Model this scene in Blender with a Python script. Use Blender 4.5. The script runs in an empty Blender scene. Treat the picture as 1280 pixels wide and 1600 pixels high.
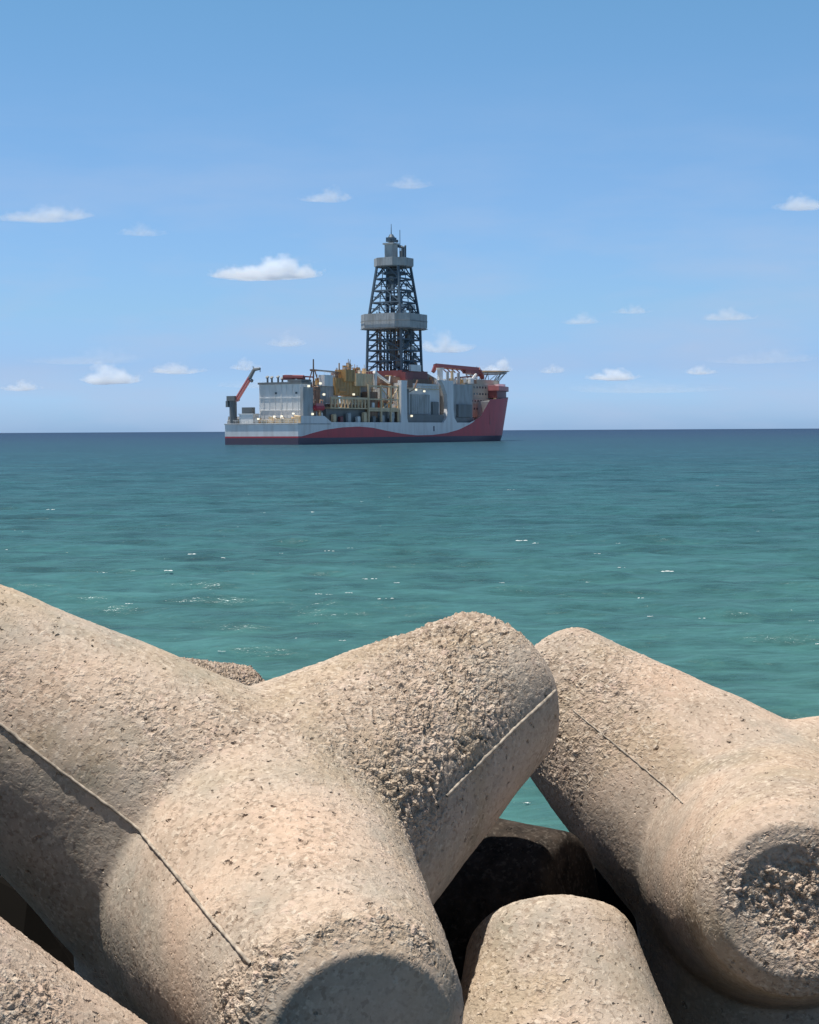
import bpy, math, random
import numpy as np
from mathutils import Vector, Matrix, noise as mnoise
from mathutils.bvhtree import BVHTree
R = math.radians
scene = bpy.context.scene
col = scene.collection

# ------------------------------------------------------------------ camera, sky, sun, exposure
cam_data = bpy.data.cameras.new('camera')
cam = bpy.data.objects.new('camera', cam_data); col.objects.link(cam)
cam_right = Vector((0.999985117, -0.00027745, -0.00544872))
cam_fwd = Vector((0.0, 0.99870609, -0.05085411))
cam_up = Vector((0.00545579, 0.05085336, 0.99869123))
M = Matrix((( cam_right.x, cam_up.x, -cam_fwd.x, 0.0),
            ( cam_right.y, cam_up.y, -cam_fwd.y, 0.0),
            ( cam_right.z, cam_up.z, -cam_fwd.z, 6.0),
            (0, 0, 0, 1)))
cam.matrix_world = M
cam_data.sensor_fit = 'VERTICAL'; cam_data.sensor_height = 24.0
cam_data.lens = 24.0 * 2500.0 / 1600.0
cam_data.clip_start = 0.1; cam_data.clip_end = 120000.0
scene.camera = cam

SUN = Vector((-0.22, 0.02, 0.97)).normalized()
elev = math.asin(SUN.z); azim = math.atan2(SUN.x, SUN.y)
world = bpy.data.worlds.new('World'); scene.world = world
world.use_nodes = True
wn, wl = world.node_tree.nodes, world.node_tree.links
bg = wn['Background']
sky = wn.new('ShaderNodeTexSky'); sky.sky_type = 'NISHITA'; sky.sun_disc = False
sky.sun_elevation = elev; sky.sun_rotation = azim
sky.altitude = 0; sky.air_density = 1.0; sky.dust_density = 0.6; sky.ozone_density = 2.0
tint = wn.new('ShaderNodeMix'); tint.data_type = 'RGBA'; tint.blend_type = 'MULTIPLY'
tint.inputs[0].default_value = 1.0
geo = wn.new('ShaderNodeTexCoord'); sep = wn.new('ShaderNodeSeparateXYZ'); wl.new(geo.outputs['Generated'], sep.inputs[0])
ramp = wn.new('ShaderNodeValToRGB'); wl.new(sep.outputs[2], ramp.inputs[0])        # sky tint by height above the horizon; zenith darkened to deepen the shade
re_ = ramp.color_ramp.elements
re_[0].position = 0.0; re_[0].color = (0.33, 0.53, 1.0, 1)
re_[1].position = 1.0; re_[1].color = (0.08, 0.10, 0.12, 1)
for p_, c_ in ((0.02, (0.335, 0.532, 0.96)), (0.04, (0.31, 0.44, 0.77)), (0.075, (0.332, 0.466, 0.664)), (0.145, (0.366, 0.486, 0.630)), (0.254, (0.352, 0.523, 0.598)), (0.5, (0.16, 0.21, 0.25))):
    q_ = re_.new(p_); q_.color = (*c_, 1)
dbl = wn.new('ShaderNodeVectorMath'); dbl.operation = 'SCALE'; dbl.inputs['Scale'].default_value = 2.0
wl.new(ramp.outputs[0], dbl.inputs[0]); wl.new(dbl.outputs[0], tint.inputs[7])
wl.new(sky.outputs[0], tint.inputs[6])
# thin veils of high haze near the horizon
vm = wn.new('ShaderNodeMapping'); vm.inputs['Scale'].default_value = (7, 7, 30); wl.new(geo.outputs['Generated'], vm.inputs[0])
vn = wn.new('ShaderNodeTexNoise'); vn.inputs['Scale'].default_value = 1.0; vn.inputs['Detail'].default_value = 5; vn.inputs['Roughness'].default_value = .55; wl.new(vm.outputs[0], vn.inputs[0])
vr = wn.new('ShaderNodeMapRange'); vr.inputs[1].default_value = .42; vr.inputs[2].default_value = .75; vr.inputs[4].default_value = .75; wl.new(vn.outputs[0], vr.inputs[0])
ve = wn.new('ShaderNodeMapRange'); ve.inputs[1].default_value = .22; ve.inputs[2].default_value = .05; wl.new(sep.outputs[2], ve.inputs[0])
vx = wn.new('ShaderNodeMath'); vx.operation = 'MULTIPLY'; wl.new(vr.outputs[0], vx.inputs[0]); wl.new(ve.outputs[0], vx.inputs[1])
vmix = wn.new('ShaderNodeMix'); vmix.data_type = 'RGBA'; wl.new(vx.outputs[0], vmix.inputs[0]); wl.new(tint.outputs[2], vmix.inputs[6])
vmix.inputs[7].default_value = (4.0, 5.1, 7.1, 1)
wl.new(vmix.outputs[2], bg.inputs[0])
bg.inputs[1].default_value = 0.082
sl = bpy.data.lights.new('sun', 'SUN'); sl.energy = 5.0; sl.angle = R(0.53); sl.color = (1.0, 0.95, 0.87)
so = bpy.data.objects.new('sun', sl); col.objects.link(so)
so.rotation_euler = (-SUN).to_track_quat('-Z', 'Y').to_euler()
vs = scene.view_settings
vs.view_transform = 'Standard'; vs.look = 'None'; vs.gamma = 1.0; vs.exposure = 0.42
vs.use_curve_mapping = False
scene.cycles.max_bounces = 18; scene.cycles.diffuse_bounces = 4; scene.cycles.glossy_bounces = 3; scene.cycles.volume_bounces = 16

# ------------------------------------------------------------------ helpers
def tag(o, label=None, cat=None, group=None, kind=None):
    if label: o['label'] = label
    if cat: o['category'] = cat
    if group: o['group'] = group
    if kind: o['kind'] = kind
    return o
def empty(name, loc, rz=0.0):
    o = bpy.data.objects.new(name, None); col.objects.link(o)
    o.location = loc; o.rotation_euler = (0, 0, rz); return o
def mesh_obj(name, verts, faces, mats, parent=None, smooth=False, midx=None):
    me = bpy.data.meshes.new(name)
    me.from_pydata([tuple(v) for v in verts], [], faces)
    for m in (mats if isinstance(mats, (list, tuple)) else [mats]): me.materials.append(m)
    if midx is not None: me.polygons.foreach_set('material_index', midx)
    if smooth: me.polygons.foreach_set('use_smooth', [True]*len(me.polygons))
    me.update()
    o = bpy.data.objects.new(name, me); col.objects.link(o)
    if parent: o.parent = parent
    return o
class MB:
    def __init__(s): s.v = []; s.f = []; s.m = []
    def add(s, vs_, fs_, mi=0):
        b = len(s.v); s.v += [tuple(v) for v in vs_]; s.f += [tuple(b+i for i in f) for f in fs_]; s.m += [mi]*len(fs_); return s
    def box(s, x0, x1, y0, y1, z0, z1, mi=0):
        vs_ = [(x0,y0,z0),(x1,y0,z0),(x1,y1,z0),(x0,y1,z0),(x0,y0,z1),(x1,y0,z1),(x1,y1,z1),(x0,y1,z1)]
        return s.add(vs_, [(3,2,1,0),(4,5,6,7),(0,1,5,4),(1,2,6,5),(2,3,7,6),(3,0,4,7)], mi)
    def bar(s, a, b, r, n=4, r2=None, mi=0):
        a = Vector(a); b = Vector(b); d = (b-a).normalized(); r2 = r if r2 is None else r2
        u = d.cross(Vector((0.13, 0.31, 0.94) if abs(d.z) < .9 else (1, 0, 0))).normalized(); w = d.cross(u)
        vs_ = []
        for (c, q) in ((a, r), (b, r2)):
            for k in range(n):
                t = 2*math.pi*(k+.5)/n; vs_.append(c + (u*math.cos(t) + w*math.sin(t))*q)
        fs_ = [(k, (k+1) % n, n+(k+1) % n, n+k) for k in range(n)] + [tuple(range(n))[::-1], tuple(range(n, 2*n))]
        return s.add(vs_, fs_, mi)
    def prism(s, pts, z0, z1, mi=0):
        n = len(pts)
        return s.add([(x, y, z0) for x, y in pts]+[(x, y, z1) for x, y in pts],
                     [tuple(range(n))[::-1], tuple(range(n, 2*n))]+[(k, (k+1) % n, n+(k+1) % n, n+k) for k in range(n)], mi)
    def plate(s, pts, y0, y1, mi=0):          # polygon in x-z, thickness along y
        n = len(pts)
        return s.add([(x, y0, z) for x, z in pts]+[(x, y1, z) for x, z in pts],
                     [tuple(range(n)), tuple(range(n, 2*n))[::-1]]+[((k+1) % n, k, n+k, n+(k+1) % n) for k in range(n)], mi)
    def build(s, name, mats, parent=None, smooth=False, label=None):
        o = mesh_obj(name, s.v, s.f, mats, parent, smooth, s.m)
        if label: o['label'] = label
        return o
def nt(m): return m.node_tree.nodes, m.node_tree.links
def paint(name, rgb, rough=0.5, dirt=0.25, dirt_rgb=(0.25, 0.16, 0.10), metal=0.0, scale=0.35, streak=3.0):
    """weathered ship paint: patchy fading and rust-brown vertical streaks"""
    m = bpy.data.materials.new(name); m.use_nodes = True; n, l = nt(m); b = n['Principled BSDF']
    tc = n.new('ShaderNodeTexCoord'); mp = n.new('ShaderNodeMapping'); mp.inputs['Scale'].default_value = (1, 1, 1/streak)
    l.new(tc.outputs['Object'], mp.inputs[0])
    no = n.new('ShaderNodeTexNoise'); no.inputs['Scale'].default_value = scale; no.inputs['Detail'].default_value = 6
    l.new(mp.outputs[0], no.inputs[0])
    cr = n.new('ShaderNodeValToRGB'); cr.color_ramp.elements[0].position = 0.42; cr.color_ramp.elements[1].position = 0.72
    cr.color_ramp.elements[0].color = (0, 0, 0, 1); cr.color_ramp.elements[1].color = (dirt, dirt, dirt, 1)
    l.new(no.outputs[0], cr.inputs[0])
    mx = n.new('ShaderNodeMix'); mx.data_type = 'RGBA'; mx.inputs[6].default_value = (*rgb, 1); mx.inputs[7].default_value = (*dirt_rgb, 1)
    l.new(cr.outputs[0], mx.inputs[0]); l.new(mx.outputs[2], b.inputs['Base Color'])
    b.inputs['Roughness'].default_value = rough; b.inputs['Metallic'].default_value = metal
    return m

# ------------------------------------------------------------------ sea
def make_sea():
    rng = np.random.default_rng(7)
    rad = [0.0, 3.0, 6.0, 9.0]; r = 11.0
    while r < 45000: rad.append(r); r *= 1.0062 if r < 1500 else 1.03
    rad = np.array(rad)
    fine = np.linspace(-20, 20, 420); coarse = np.linspace(20, 340, 70)[1:-1]
    ang = np.radians(np.concatenate([fine, coarse]))
    nr, na = len(rad), len(ang)
    X = rad[:, None]*np.sin(ang)[None]; Y = rad[:, None]*np.cos(ang)[None]
    dang = np.abs(np.diff(np.concatenate([ang, [ang[0]+2*np.pi]])))
    step = np.maximum(np.gradient(rad)[:, None]*np.ones(na)[None], rad[:, None]*dang[None]*1.0)
    Z = np.zeros_like(X)
    for k in range(46):
        lam = 10**rng.uniform(np.log10(0.7), np.log10(9)); th = rng.normal(R(78), .55)
        amp = 0.0062*lam**0.8*rng.uniform(.5, 1.2); kx, ky = np.cos(th)*2*np.pi/lam, np.sin(th)*2*np.pi/lam
        ph = kx*X+ky*Y+rng.uniform(0, 6.28)
        ph = ph+.35*np.sin(ph*.37+rng.uniform(0, 6))
        w = np.clip((lam/step-2.2)/2.0, 0, 1)
        s = np.sin(ph); Z += amp*w*(s+.25*(s*s-.5))
    V = np.stack([X, Y, Z], -1).reshape(-1, 3)
    i = np.arange(nr-1)[:, None]*na; j = np.arange(na)[None]; j2 = (j+1) % na
    F = np.stack([i+j, i+j2, i+na+j2, i+na+j], -1).reshape(-1, 4)[:, ::-1]
    me = bpy.data.meshes.new('sea')
    me.vertices.add(len(V)); me.vertices.foreach_set('co', V.astype(np.float32).ravel())
    me.loops.add(F.size); me.loops.foreach_set('vertex_index', F.astype(np.int32).ravel())
    me.polygons.add(len(F)); me.polygons.foreach_set('loop_start', np.arange(0, F.size, 4, dtype=np.int32))
    me.polygons.foreach_set('use_smooth', np.ones(len(F), bool))
    me.update(calc_edges=True); me.validate()
    o = bpy.data.objects.new('sea', me); col.objects.link(o)
    m = bpy.data.materials.new('sea_water'); m.use_nodes = True; n, l = nt(m); b = n['Principled BSDF']
    tc = n.new('ShaderNodeTexCoord'); sx = n.new('ShaderNodeSeparateXYZ'); l.new(tc.outputs['Object'], sx.inputs[0])
    # depth of water grows away from the shore: sandy teal shallows -> deep blue
    pw = n.new('ShaderNodeMath'); pw.operation = 'LOGARITHM'; pw.inputs[1].default_value = 10
    mxx = n.new('ShaderNodeMath'); mxx.operation = 'MAXIMUM'; mxx.inputs[1].default_value = 10
    l.new(sx.outputs[1], mxx.inputs[0]); l.new(mxx.outputs[0], pw.inputs[0])
    def noise(scale, sy, detail=5, rough=.55):
        mp = n.new('ShaderNodeMapping'); mp.inputs['Scale'].default_value = (scale, scale*sy, scale); l.new(tc.outputs['Object'], mp.inputs[0])
        t = n.new('ShaderNodeTexNoise'); t.inputs['Scale'].default_value = 1; t.inputs['Detail'].default_value = detail
        t.inputs['Roughness'].default_value = rough; l.new(mp.outputs[0], t.inputs[0]); return t
    def math_(op, a, b_, clamp=False):
        q = n.new('ShaderNodeMath'); q.operation = op; q.use_clamp = clamp
        for k, x in enumerate((a, b_)):
            if isinstance(x, (int, float)): q.inputs[k].default_value = x
            else: l.new(x, q.inputs[k])
        return q.outputs[0]
    big = noise(0.012, 1.3, 4)
    t = math_('ADD', pw.outputs[0], math_('MULTIPLY', math_('SUBTRACT', big.outputs[0], .5), .45))
    t = math_('DIVIDE', math_('SUBTRACT', t, 1.0), 3.0, True)
    cr = n.new('ShaderNodeValToRGB'); l.new(t, cr.inputs[0]); e = cr.color_ramp.elements
    stops = [(0.0, (.058, .155, .128)), (.2, (.043, .125, .112)), (.35, (.025, .084, .088)), (.55, (.016, .060, .080)), (.75, (.013, .036, .070)), (.9, (.008, .027, .063)), (1.0, (.007, .022, .058))]
    e[0].position, e[0].color = stops[0][0], (*stops[0][1], 1); e[1].position, e[1].color = stops[-1][0], (*stops[-1][1], 1)
    for p, c in stops[1:-1]:
        q = e.new(p); q.color = (*c, 1)
    pt = noise(0.22, 1.9, 6, .6)     # streaks of lighter and darker tone
    pt2 = noise(0.035, 3.2, 5, .65); pt3 = noise(1.1, 2.2, 4, .6)
    k = math_('ADD', math_('ADD', math_('MULTIPLY', pt.outputs[0], 1.7), math_('MULTIPLY', pt2.outputs[0], .9)), math_('ADD', math_('MULTIPLY', pt3.outputs[0], 1.1), -.85))
    hsv = n.new('ShaderNodeHueSaturation'); l.new(cr.outputs[0], hsv.inputs['Color']); l.new(k, hsv.inputs['Value'])
    n.remove(b); df = n.new('ShaderNodeBsdfDiffuse'); gl = n.new('ShaderNodeBsdfGlossy'); l.new(hsv.outputs[0], df.inputs['Color'])
    gl.inputs['Roughness'].default_value = 0.2; gl.inputs['Color'].default_value = (.9, .95, 1, 1)
    fr = n.new('ShaderNodeFresnel'); fr.inputs['IOR'].default_value = 1.33
    cap = math_('MINIMUM', math_('MULTIPLY', fr.outputs[0], .62), .175)      # wave slopes keep even the far water from mirroring the sky
    ms = n.new('ShaderNodeMixShader'); l.new(cap, ms.inputs[0]); l.new(df.outputs[0], ms.inputs[1]); l.new(gl.outputs[0], ms.inputs[2])
    l.new(ms.outputs[0], n['Material Output'].inputs['Surface'])
    n1 = noise(1.3, 1.5, 6, .6); n2 = noise(0.25, 1.8, 5, .6); n3 = noise(0.03, 2.0, 4, .6)
    hsum = math_('ADD', math_('MULTIPLY', n1.outputs[0], .2), math_('ADD', math_('MULTIPLY', n2.outputs[0], .28), math_('MULTIPLY', n3.outputs[0], 2.0)))
    bp = n.new('ShaderNodeBump'); bp.inputs['Distance'].default_value = 1.0; bp.inputs['Strength'].default_value = 0.7
    l.new(hsum, bp.inputs['Height']); 
    for q in (df, gl, fr): l.new(bp.outputs[0], q.inputs['Normal'])
    me.materials.append(m)
    tag(o, 'blue-green open sea with small choppy waves reaching the horizon', None, None, 'structure')
make_sea()

def make_foam():
    random.seed(3)
    spots = [(-27.65, 123.72, 0.45), (-7.21, 117.68, 0.57), (-10.34, 68.6, 0.39), (-4.92, 65.0, 0.37), (-4.28, 64.41, 0.36), (-1.69, 64.25, 0.31), (-3.25, 58.32, 0.21), (-2.91, 58.07, 0.21), (-2.26, 58.72, 0.19), (-0.86, 56.64, 0.27), (-3.11, 45.77, 0.26), (-13.03, 67.84, 0.16), (-9.81, 55.42, 0.18), (6.06, 86.0, 0.48), (6.59, 84.01, 0.34), (10.82, 66.98, 0.48), (13.19, 62.31, 0.18), (6.02, 58.98, 0.14), (9.3, 50.19, 0.16), (7.64, 50.79, 0.18), (-5.15, 43.2, 0.14), (-1.93, 45.31, 0.18), (1.87, 25.34, 0.09), (10.22, 159.39, 0.89), (12.6, 52.36, 0.17), (-3.99, 79.43, 0.25), (-10.63, 77.84, 0.31), (-8.78, 75.37, 0.24), (3.61, 62.33, 0.15), (11.33, 44.08, 0.21), (9.12, 68.97, 0.17), (-0.52, 62.57, 0.15), (-6.26, 77.94, 0.16), (-24.05, 97.39, 0.23), (-23.19, 96.09, 0.19), (5.69, 54.64, 0.11), (-20.6, 81.49, 0.16), (0.21, 29.33, 0.05)]
    for k in range(45):
        d = 10**random.uniform(math.log10(34), math.log10(190)); spots.append((random.uniform(-.27, .27)*d, d, random.uniform(.05, .17)))
    mb = MB()
    for (x, y, w) in spots:
        w = min(w, .42)*0.8
        for k in range(random.randint(4, 8)):
            cx = x+random.gauss(0, .55)*w; cy = y+random.uniform(-.35, .35)*w*1.3
            rx = w*random.uniform(.10, .34); ry = rx*random.uniform(.4, .9); h = random.uniform(.12, .3)*rx
            n_ = 9; vs_ = []
            for ring, (q, zz) in enumerate(((1, -.12), (.9, .25), (.55, .8))):
                for i in range(n_):
                    t = 2*math.pi*i/n_; jj = random.uniform(.7, 1.25)
                    vs_.append((cx+rx*q*jj*math.cos(t), cy+ry*q*jj*math.sin(t), .04+h*zz*random.uniform(.8, 1.2)))
            vs_.append((cx, cy, .04+h))
            fs_ = [(r_*n_+i, r_*n_+(i+1) % n_, (r_+1)*n_+(i+1) % n_, (r_+1)*n_+i) for r_ in (0, 1) for i in range(n_)]
            fs_ += [(2*n_+i, 2*n_+(i+1) % n_, 3*n_) for i in range(n_)]
            mb.add(vs_, fs_)
    m = bpy.data.materials.new('foam'); m.use_nodes = True; n, l = nt(m); b = n['Principled BSDF']
    b.inputs['Base Color'].default_value = (.75, .8, .8, 1); b.inputs['Roughness'].default_value = .6
    no = n.new('ShaderNodeTexNoise'); no.inputs['Scale'].default_value = 30
    bp = n.new('ShaderNodeBump'); bp.inputs['Distance'].default_value = .02; l.new(no.outputs[0], bp.inputs['Height']); l.new(bp.outputs[0], b.inputs['Normal'])
    o = mb.build('sea_foam', m, smooth=True)
    tag(o, 'scattered small white foam flecks on the wave crests', 'foam', None, 'stuff')
make_foam()

# ------------------------------------------------------------------ concrete tetrapods
LC = 1.48; RB, RT = .3794*LC, .2241*LC
AX = np.array([[1, 1, 1], [1, -1, -1], [-1, 1, -1], [-1, -1, 1]], float)/3**.5
def sdcone(p, a, d0, d1, ra, rb):
    h = p@a; q = np.sqrt(np.maximum((p*p).sum(-1)-h*h, 0))
    hh = (d1-d0)/2; y = h-(d0+d1)/2
    cax = q-np.minimum(q, np.where(y < 0, ra, rb)); cay = np.abs(y)-hh
    k2 = np.array([rb-ra, 2*hh])
    t = np.clip(((rb-q)*k2[0]+(hh-y)*k2[1])/(k2@k2), 0, 1)
    cbx = q-rb+k2[0]*t; cby = y-hh+k2[1]*t
    s = np.where((cbx < 0) & (cay < 0), -1, 1)
    return s*np.sqrt(np.minimum(cax**2+cay**2, cbx**2+cby**2))
def sdf(p, sg, k=.020, rd=.055):
    m = None; bevel = rd < 0; rr = .018 if bevel else rd          # rd < 0: crisp bevelled tip of that width instead of a rounded one
    for a in AX*sg:
        e = sdcone(p, a, .0, LC-rr, RB+(RB-RT)/.74*.26-rr, RT-rr)-rr
        if bevel:
            h_ = p@a; q_ = np.sqrt(np.maximum((p*p).sum(-1)-h_*h_, 0))
            e = np.maximum(e, ((q_-RT-rd)+(h_-LC))*.7071-.0)
        if m is None: m = e
        else:
            h = np.clip(.5+.5*(e-m)/k, 0, 1); m = e*(1-h)+m*h-k*h*(1-h)
    return m
def sdf_grad(p, sg, e=.003, rd=.055):
    g = np.zeros_like(p)
    for i in range(3):
        d = np.zeros(3); d[i] = e; g[:, i] = sdf(p+d, sg, rd=rd)-sdf(p-d, sg, rd=rd)
    return g/(np.linalg.norm(g, axis=1, keepdims=True)+1e-9)
def tetra_mesh(name, sg, voxel, patches, default, mat, dents=(), rd=.055):
    mb = MB()
    for a in AX*sg:
        a = Vector(a); mb.bar(a*-.1, a*(LC-.02), RB+.12, 24, RT-.01)
    tmp = mb.build('tmp_block', mat)
    md = tmp.modifiers.new('r', 'REMESH'); md.mode = 'VOXEL'; md.voxel_size = voxel
    dg = bpy.context.evaluated_depsgraph_get(); dg.update()
    me = bpy.data.meshes.new_from_object(tmp.evaluated_get(dg))
    old = tmp.data; bpy.data.objects.remove(tmp); bpy.data.meshes.remove(old)
    me.name = name
    n = len(me.vertices); P = np.empty(n*3, np.float32); me.vertices.foreach_get('co', P); P = P.reshape(-1, 3).astype(float)
    for _ in range(3):
        P -= np.clip(sdf(P, sg, rd=rd), -.1, .1)[:, None]*sdf_grad(P, sg, rd=rd)
    w = np.full(n, .35); acc = np.full(n, default*.35)
    for (x, y, z, r, v) in patches:
        g = np.exp(-(((P-np.array([x, y, z]))**2).sum(1))/(2*(r*.62)**2))*1.6
        w += g; acc += g*v
    rough = acc/w
    for (x, y, z, r, dpt, nx, ny, nz) in dents:      # broken-away hollows
        d = np.linalg.norm(P-np.array([x, y, z]), axis=1)/r
        P -= (np.clip(1-d**4, 0, 1)*dpt)[:, None]*np.array([nx, ny, nz])
    # large-scale unevenness of the cast faces
    N = sdf_grad(P, sg, rd=rd)
    ph = np.random.default_rng(abs(hash(name)) % 1 + 11).uniform(0, 6.28, (8, 3)); dz = np.zeros(n)
    for k in range(8):
        f = 3.0+1.7*k; dz += (.009/(1+k*.6))*np.sin(P[:, 0]*f+ph[k, 0])*np.sin(P[:, 1]*f*1.1+ph[k, 1])*np.sin(P[:, 2]*f*.9+ph[k, 2])
    P += N*dz[:, None]
    me.vertices.foreach_set('co', P.astype(np.float32).ravel())
    at = me.attributes.new('rough', 'FLOAT', 'POINT'); at.data.foreach_set('value', rough.astype(np.float32))
    me.materials.clear(); me.materials.append(mat)
    me.polygons.foreach_set('use_smooth', np.ones(len(me.polygons), bool))
    me.update()
    return me
def seam_ridge(name, sg, i, j, parent, mat, seed, lo=0.0, hi=1.0, size=1.0, gap=.25):
    """irregular fin of mortar squeezed out where two mould shells met"""
    rnd = random.Random(seed); A = AX*sg; ai, aj = A[i], A[j]
    w = aj-ai*(ai@aj); w /= np.linalg.norm(w)
    phi = np.linspace(R(13.6), R(95.9), 900); D = np.cos(phi)[:, None]*ai+np.sin(phi)[:, None]*w
    t = np.full(len(phi), 2.2)
    for _ in range(110): t -= sdf(D*t[:, None], sg)*.6
    Pp = D*t[:, None]; seg = np.r_[0, np.cumsum(np.linalg.norm(np.diff(Pp, axis=0), axis=1))]
    s = np.arange(seg[-1]*lo, seg[-1]*hi, .011); Q = np.stack([np.interp(s, seg, Pp[:, k]) for k in range(3)], 1)
    bv = BVHTree.FromPolygons([v.co for v in parent.data.vertices], [tuple(p.vertices) for p in parent.data.polygons])
    Q = np.array([bv.find_nearest(Vector(q))[0] for q in Q])          # lie on the real, uneven surface
    Nn = sdf_grad(Q, sg); T = np.gradient(Q, axis=0); T /= np.linalg.norm(T, axis=1, keepdims=True); B = np.cross(T, Nn)
    mb = MB(); prev = None; b = 0; vs_ = []; fs_ = []
    for k in range(len(Q)):
        v = mnoise.noise(Vector((s[k]*5, seed, 0))); v2 = mnoise.noise(Vector((s[k]*28, seed, 4)))
        g = mnoise.noise(Vector((s[k]*9+3, seed, 9))); lf = mnoise.noise(Vector((s[k]*2.2, seed, 17))); h = .0075*min(size, 1.3)+.0035*lf+.002*v+.0015*v2; ww = size*(.0045+.004*max(0, v)+.002*abs(v2)); off = .003*v2+.004*lf
        c = Q[k]+B[k]*off
        ring = [c-B[k]*ww-Nn[k]*.012, c-B[k]*ww*.9+Nn[k]*h*.8, c+B[k]*ww*.1+Nn[k]*h*1.1, c+B[k]*ww*.8+Nn[k]*h*.5, c+B[k]*ww-Nn[k]*.012]
        vs_ += ring
        if k:
            for q in range(4): fs_.append((b+q, b+q+1, b+5+q+1, b+5+q)); 
            b += 5
    mb.add(vs_, fs_)
    o = mb.build(name, mat, parent, True); return o

def concrete(name, seed=0.0, c_warm=(.54, .425, .335), c_grey=(.36, .325, .275), shade_mul=1.0):
    m = bpy.data.materials.new(name); m.use_nodes = True; m.displacement_method = 'BOTH'
    n, l = nt(m); b = n['Principled BSDF']; out = n['Material Output']
    tc = n.new('ShaderNodeTexCoord'); mp = n.new('ShaderNodeMapping'); mp.inputs['Location'].default_value = (seed, seed*1.7, -seed)
    l.new(tc.outputs['Object'], mp.inputs[0]); V = mp.outputs[0]
    at = n.new('ShaderNodeAttribute'); at.attribute_name = 'rough'; RGH = at.outputs['Fac']
    def tex(kind, scale, **kw):
        t = n.new(kind); t.inputs['Scale'].default_value = scale; l.new(V, t.inputs['Vector'])
        for k, v in kw.items():
            if k in ('feature', 'distance'): setattr(t, k, v)
            else: t.inputs[k].default_value = v
        return t
    def mt(op, a, b_=0.0, c=None, clamp=False):
        q = n.new('ShaderNodeMath'); q.operation = op; q.use_clamp = clamp
        for k, x in enumerate((a, b_) if c is None else (a, b_, c)):
            if isinstance(x, (int, float)): q.inputs[k].default_value = x
            else: l.new(x, q.inputs[k])
        return q.outputs[0]
    def rng_(x, a, b_, c=0.0, d=1.0):
        q = n.new('ShaderNodeMapRange'); q.inputs[1].default_value = a; q.inputs[2].default_value = b_
        q.inputs[3].default_value = c; q.inputs[4].default_value = d; l.new(x, q.inputs[0]); return q.outputs[0]
    def mix(f, a, b_, mode='MIX'):
        q = n.new('ShaderNodeMix'); q.data_type = 'RGBA'; q.blend_type = mode
        for k, x in ((0, f), (6, a), (7, b_)):
            if isinstance(x, (int, float)): q.inputs[k].default_value = x
            elif isinstance(x, tuple): q.inputs[k].default_value = (*x, 1)
            else: l.new(x, q.inputs[k])
        return q.outputs[2]
    big = tex('ShaderNodeTexNoise', 2.2, Detail=5); mid = tex('ShaderNodeTexNoise', 9, Detail=6, Roughness=.65)
    f0 = tex('ShaderNodeTexNoise', 60, Detail=3)
    fine = tex('ShaderNodeTexNoise', 70, Detail=6, Roughness=.7)
    warp = tex('ShaderNodeTexNoise', 22, Detail=3)
    vadd = n.new('ShaderNodeMix'); vadd.data_type = 'RGBA'; vadd.blend_type = 'ADD'; vadd.inputs[0].default_value = .075
    l.new(V, vadd.inputs[6]); l.new(warp.outputs['Color'], vadd.inputs[7])
    def vor(scale, feature='F1', **kw):
        t = n.new('ShaderNodeTexVoronoi'); t.feature = feature; t.inputs['Scale'].default_value = scale; l.new(vadd.outputs[2], t.inputs['Vector'])
        for k, v in kw.items(): t.inputs[k].default_value = v
        return t
    peb = vor(37, 'SMOOTH_F1', Smoothness=.12); peb2 = vor(62); flk = vor(26); pit = vor(17); pit2 = vor(36)
    # local roughness mask: attribute broken up by noise
    msk = mt('ADD', RGH, mt('MULTIPLY', mt('SUBTRACT', mid.outputs[0], .5), 1.1))
    rgh = rng_(msk, .28, .95)
    f1 = tex('ShaderNodeTexNoise', 44, Detail=3, Roughness=.6); f2 = tex('ShaderNodeTexNoise', 52, Detail=2, Roughness=.5, Distortion=.4)
    # ---- height (metres)
    hpeb = mt('SUBTRACT', .5, peb.outputs['Distance']); hpeb2 = mt('SUBTRACT', .45, peb2.outputs['Distance'])
    deep = rng_(msk, .55, 1.3)
    h = mt('MULTIPLY', hpeb, mt('MULTIPLY_ADD', deep, .030, mt('MULTIPLY_ADD', rgh, .0095, .0005)))
    h = mt('ADD', h, mt('MULTIPLY', hpeb2, mt('MULTIPLY_ADD', rgh, .006, .0004)))
    h = mt('ADD', h, mt('MULTIPLY', mt('SUBTRACT', mid.outputs[0], .5), mt('MULTIPLY_ADD', deep, .05, .0045)))
    h = mt('ADD', h, mt('MULTIPLY', mt('SUBTRACT', mt('MAXIMUM', mt('MULTIPLY', rng_(f1.outputs[0], .50, .66), .8), 0), rng_(f2.outputs[0], .46, .34)), mt('MULTIPLY_ADD', RGH, .0030, .0004)))
    def rand(v): 
        s = n.new('ShaderNodeSeparateColor'); l.new(v.outputs['Color'], s.inputs[0]); return s
    rp, rp2, rf, rpeb = rand(pit), rand(pit2), rand(flk), rand(peb)
    pitm = mt('MULTIPLY', rng_(mt('ADD', pit.outputs['Distance'], mt('MULTIPLY', mt('SUBTRACT', f0.outputs[0], .5), .5)), .06, .22, 1, 0), mt('GREATER_THAN', mt('ADD', rp.outputs[0], mt('MULTIPLY', RGH, .2)), .965))
    pitm2 = mt('MULTIPLY', rng_(pit2.outputs['Distance'], .14, .34, 1, 0), mt('GREATER_THAN', mt('ADD', rp2.outputs[0], mt('MULTIPLY', RGH, .3)), .97))
    h = mt('SUBTRACT', h, mt('ADD', mt('MULTIPLY', pitm, .012), mt('MULTIPLY', pitm2, .008)))
    h = mt('ADD', h, mt('MULTIPLY', fine.outputs[0], mt('MULTIPLY_ADD', rgh, .003, .0012)))
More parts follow.
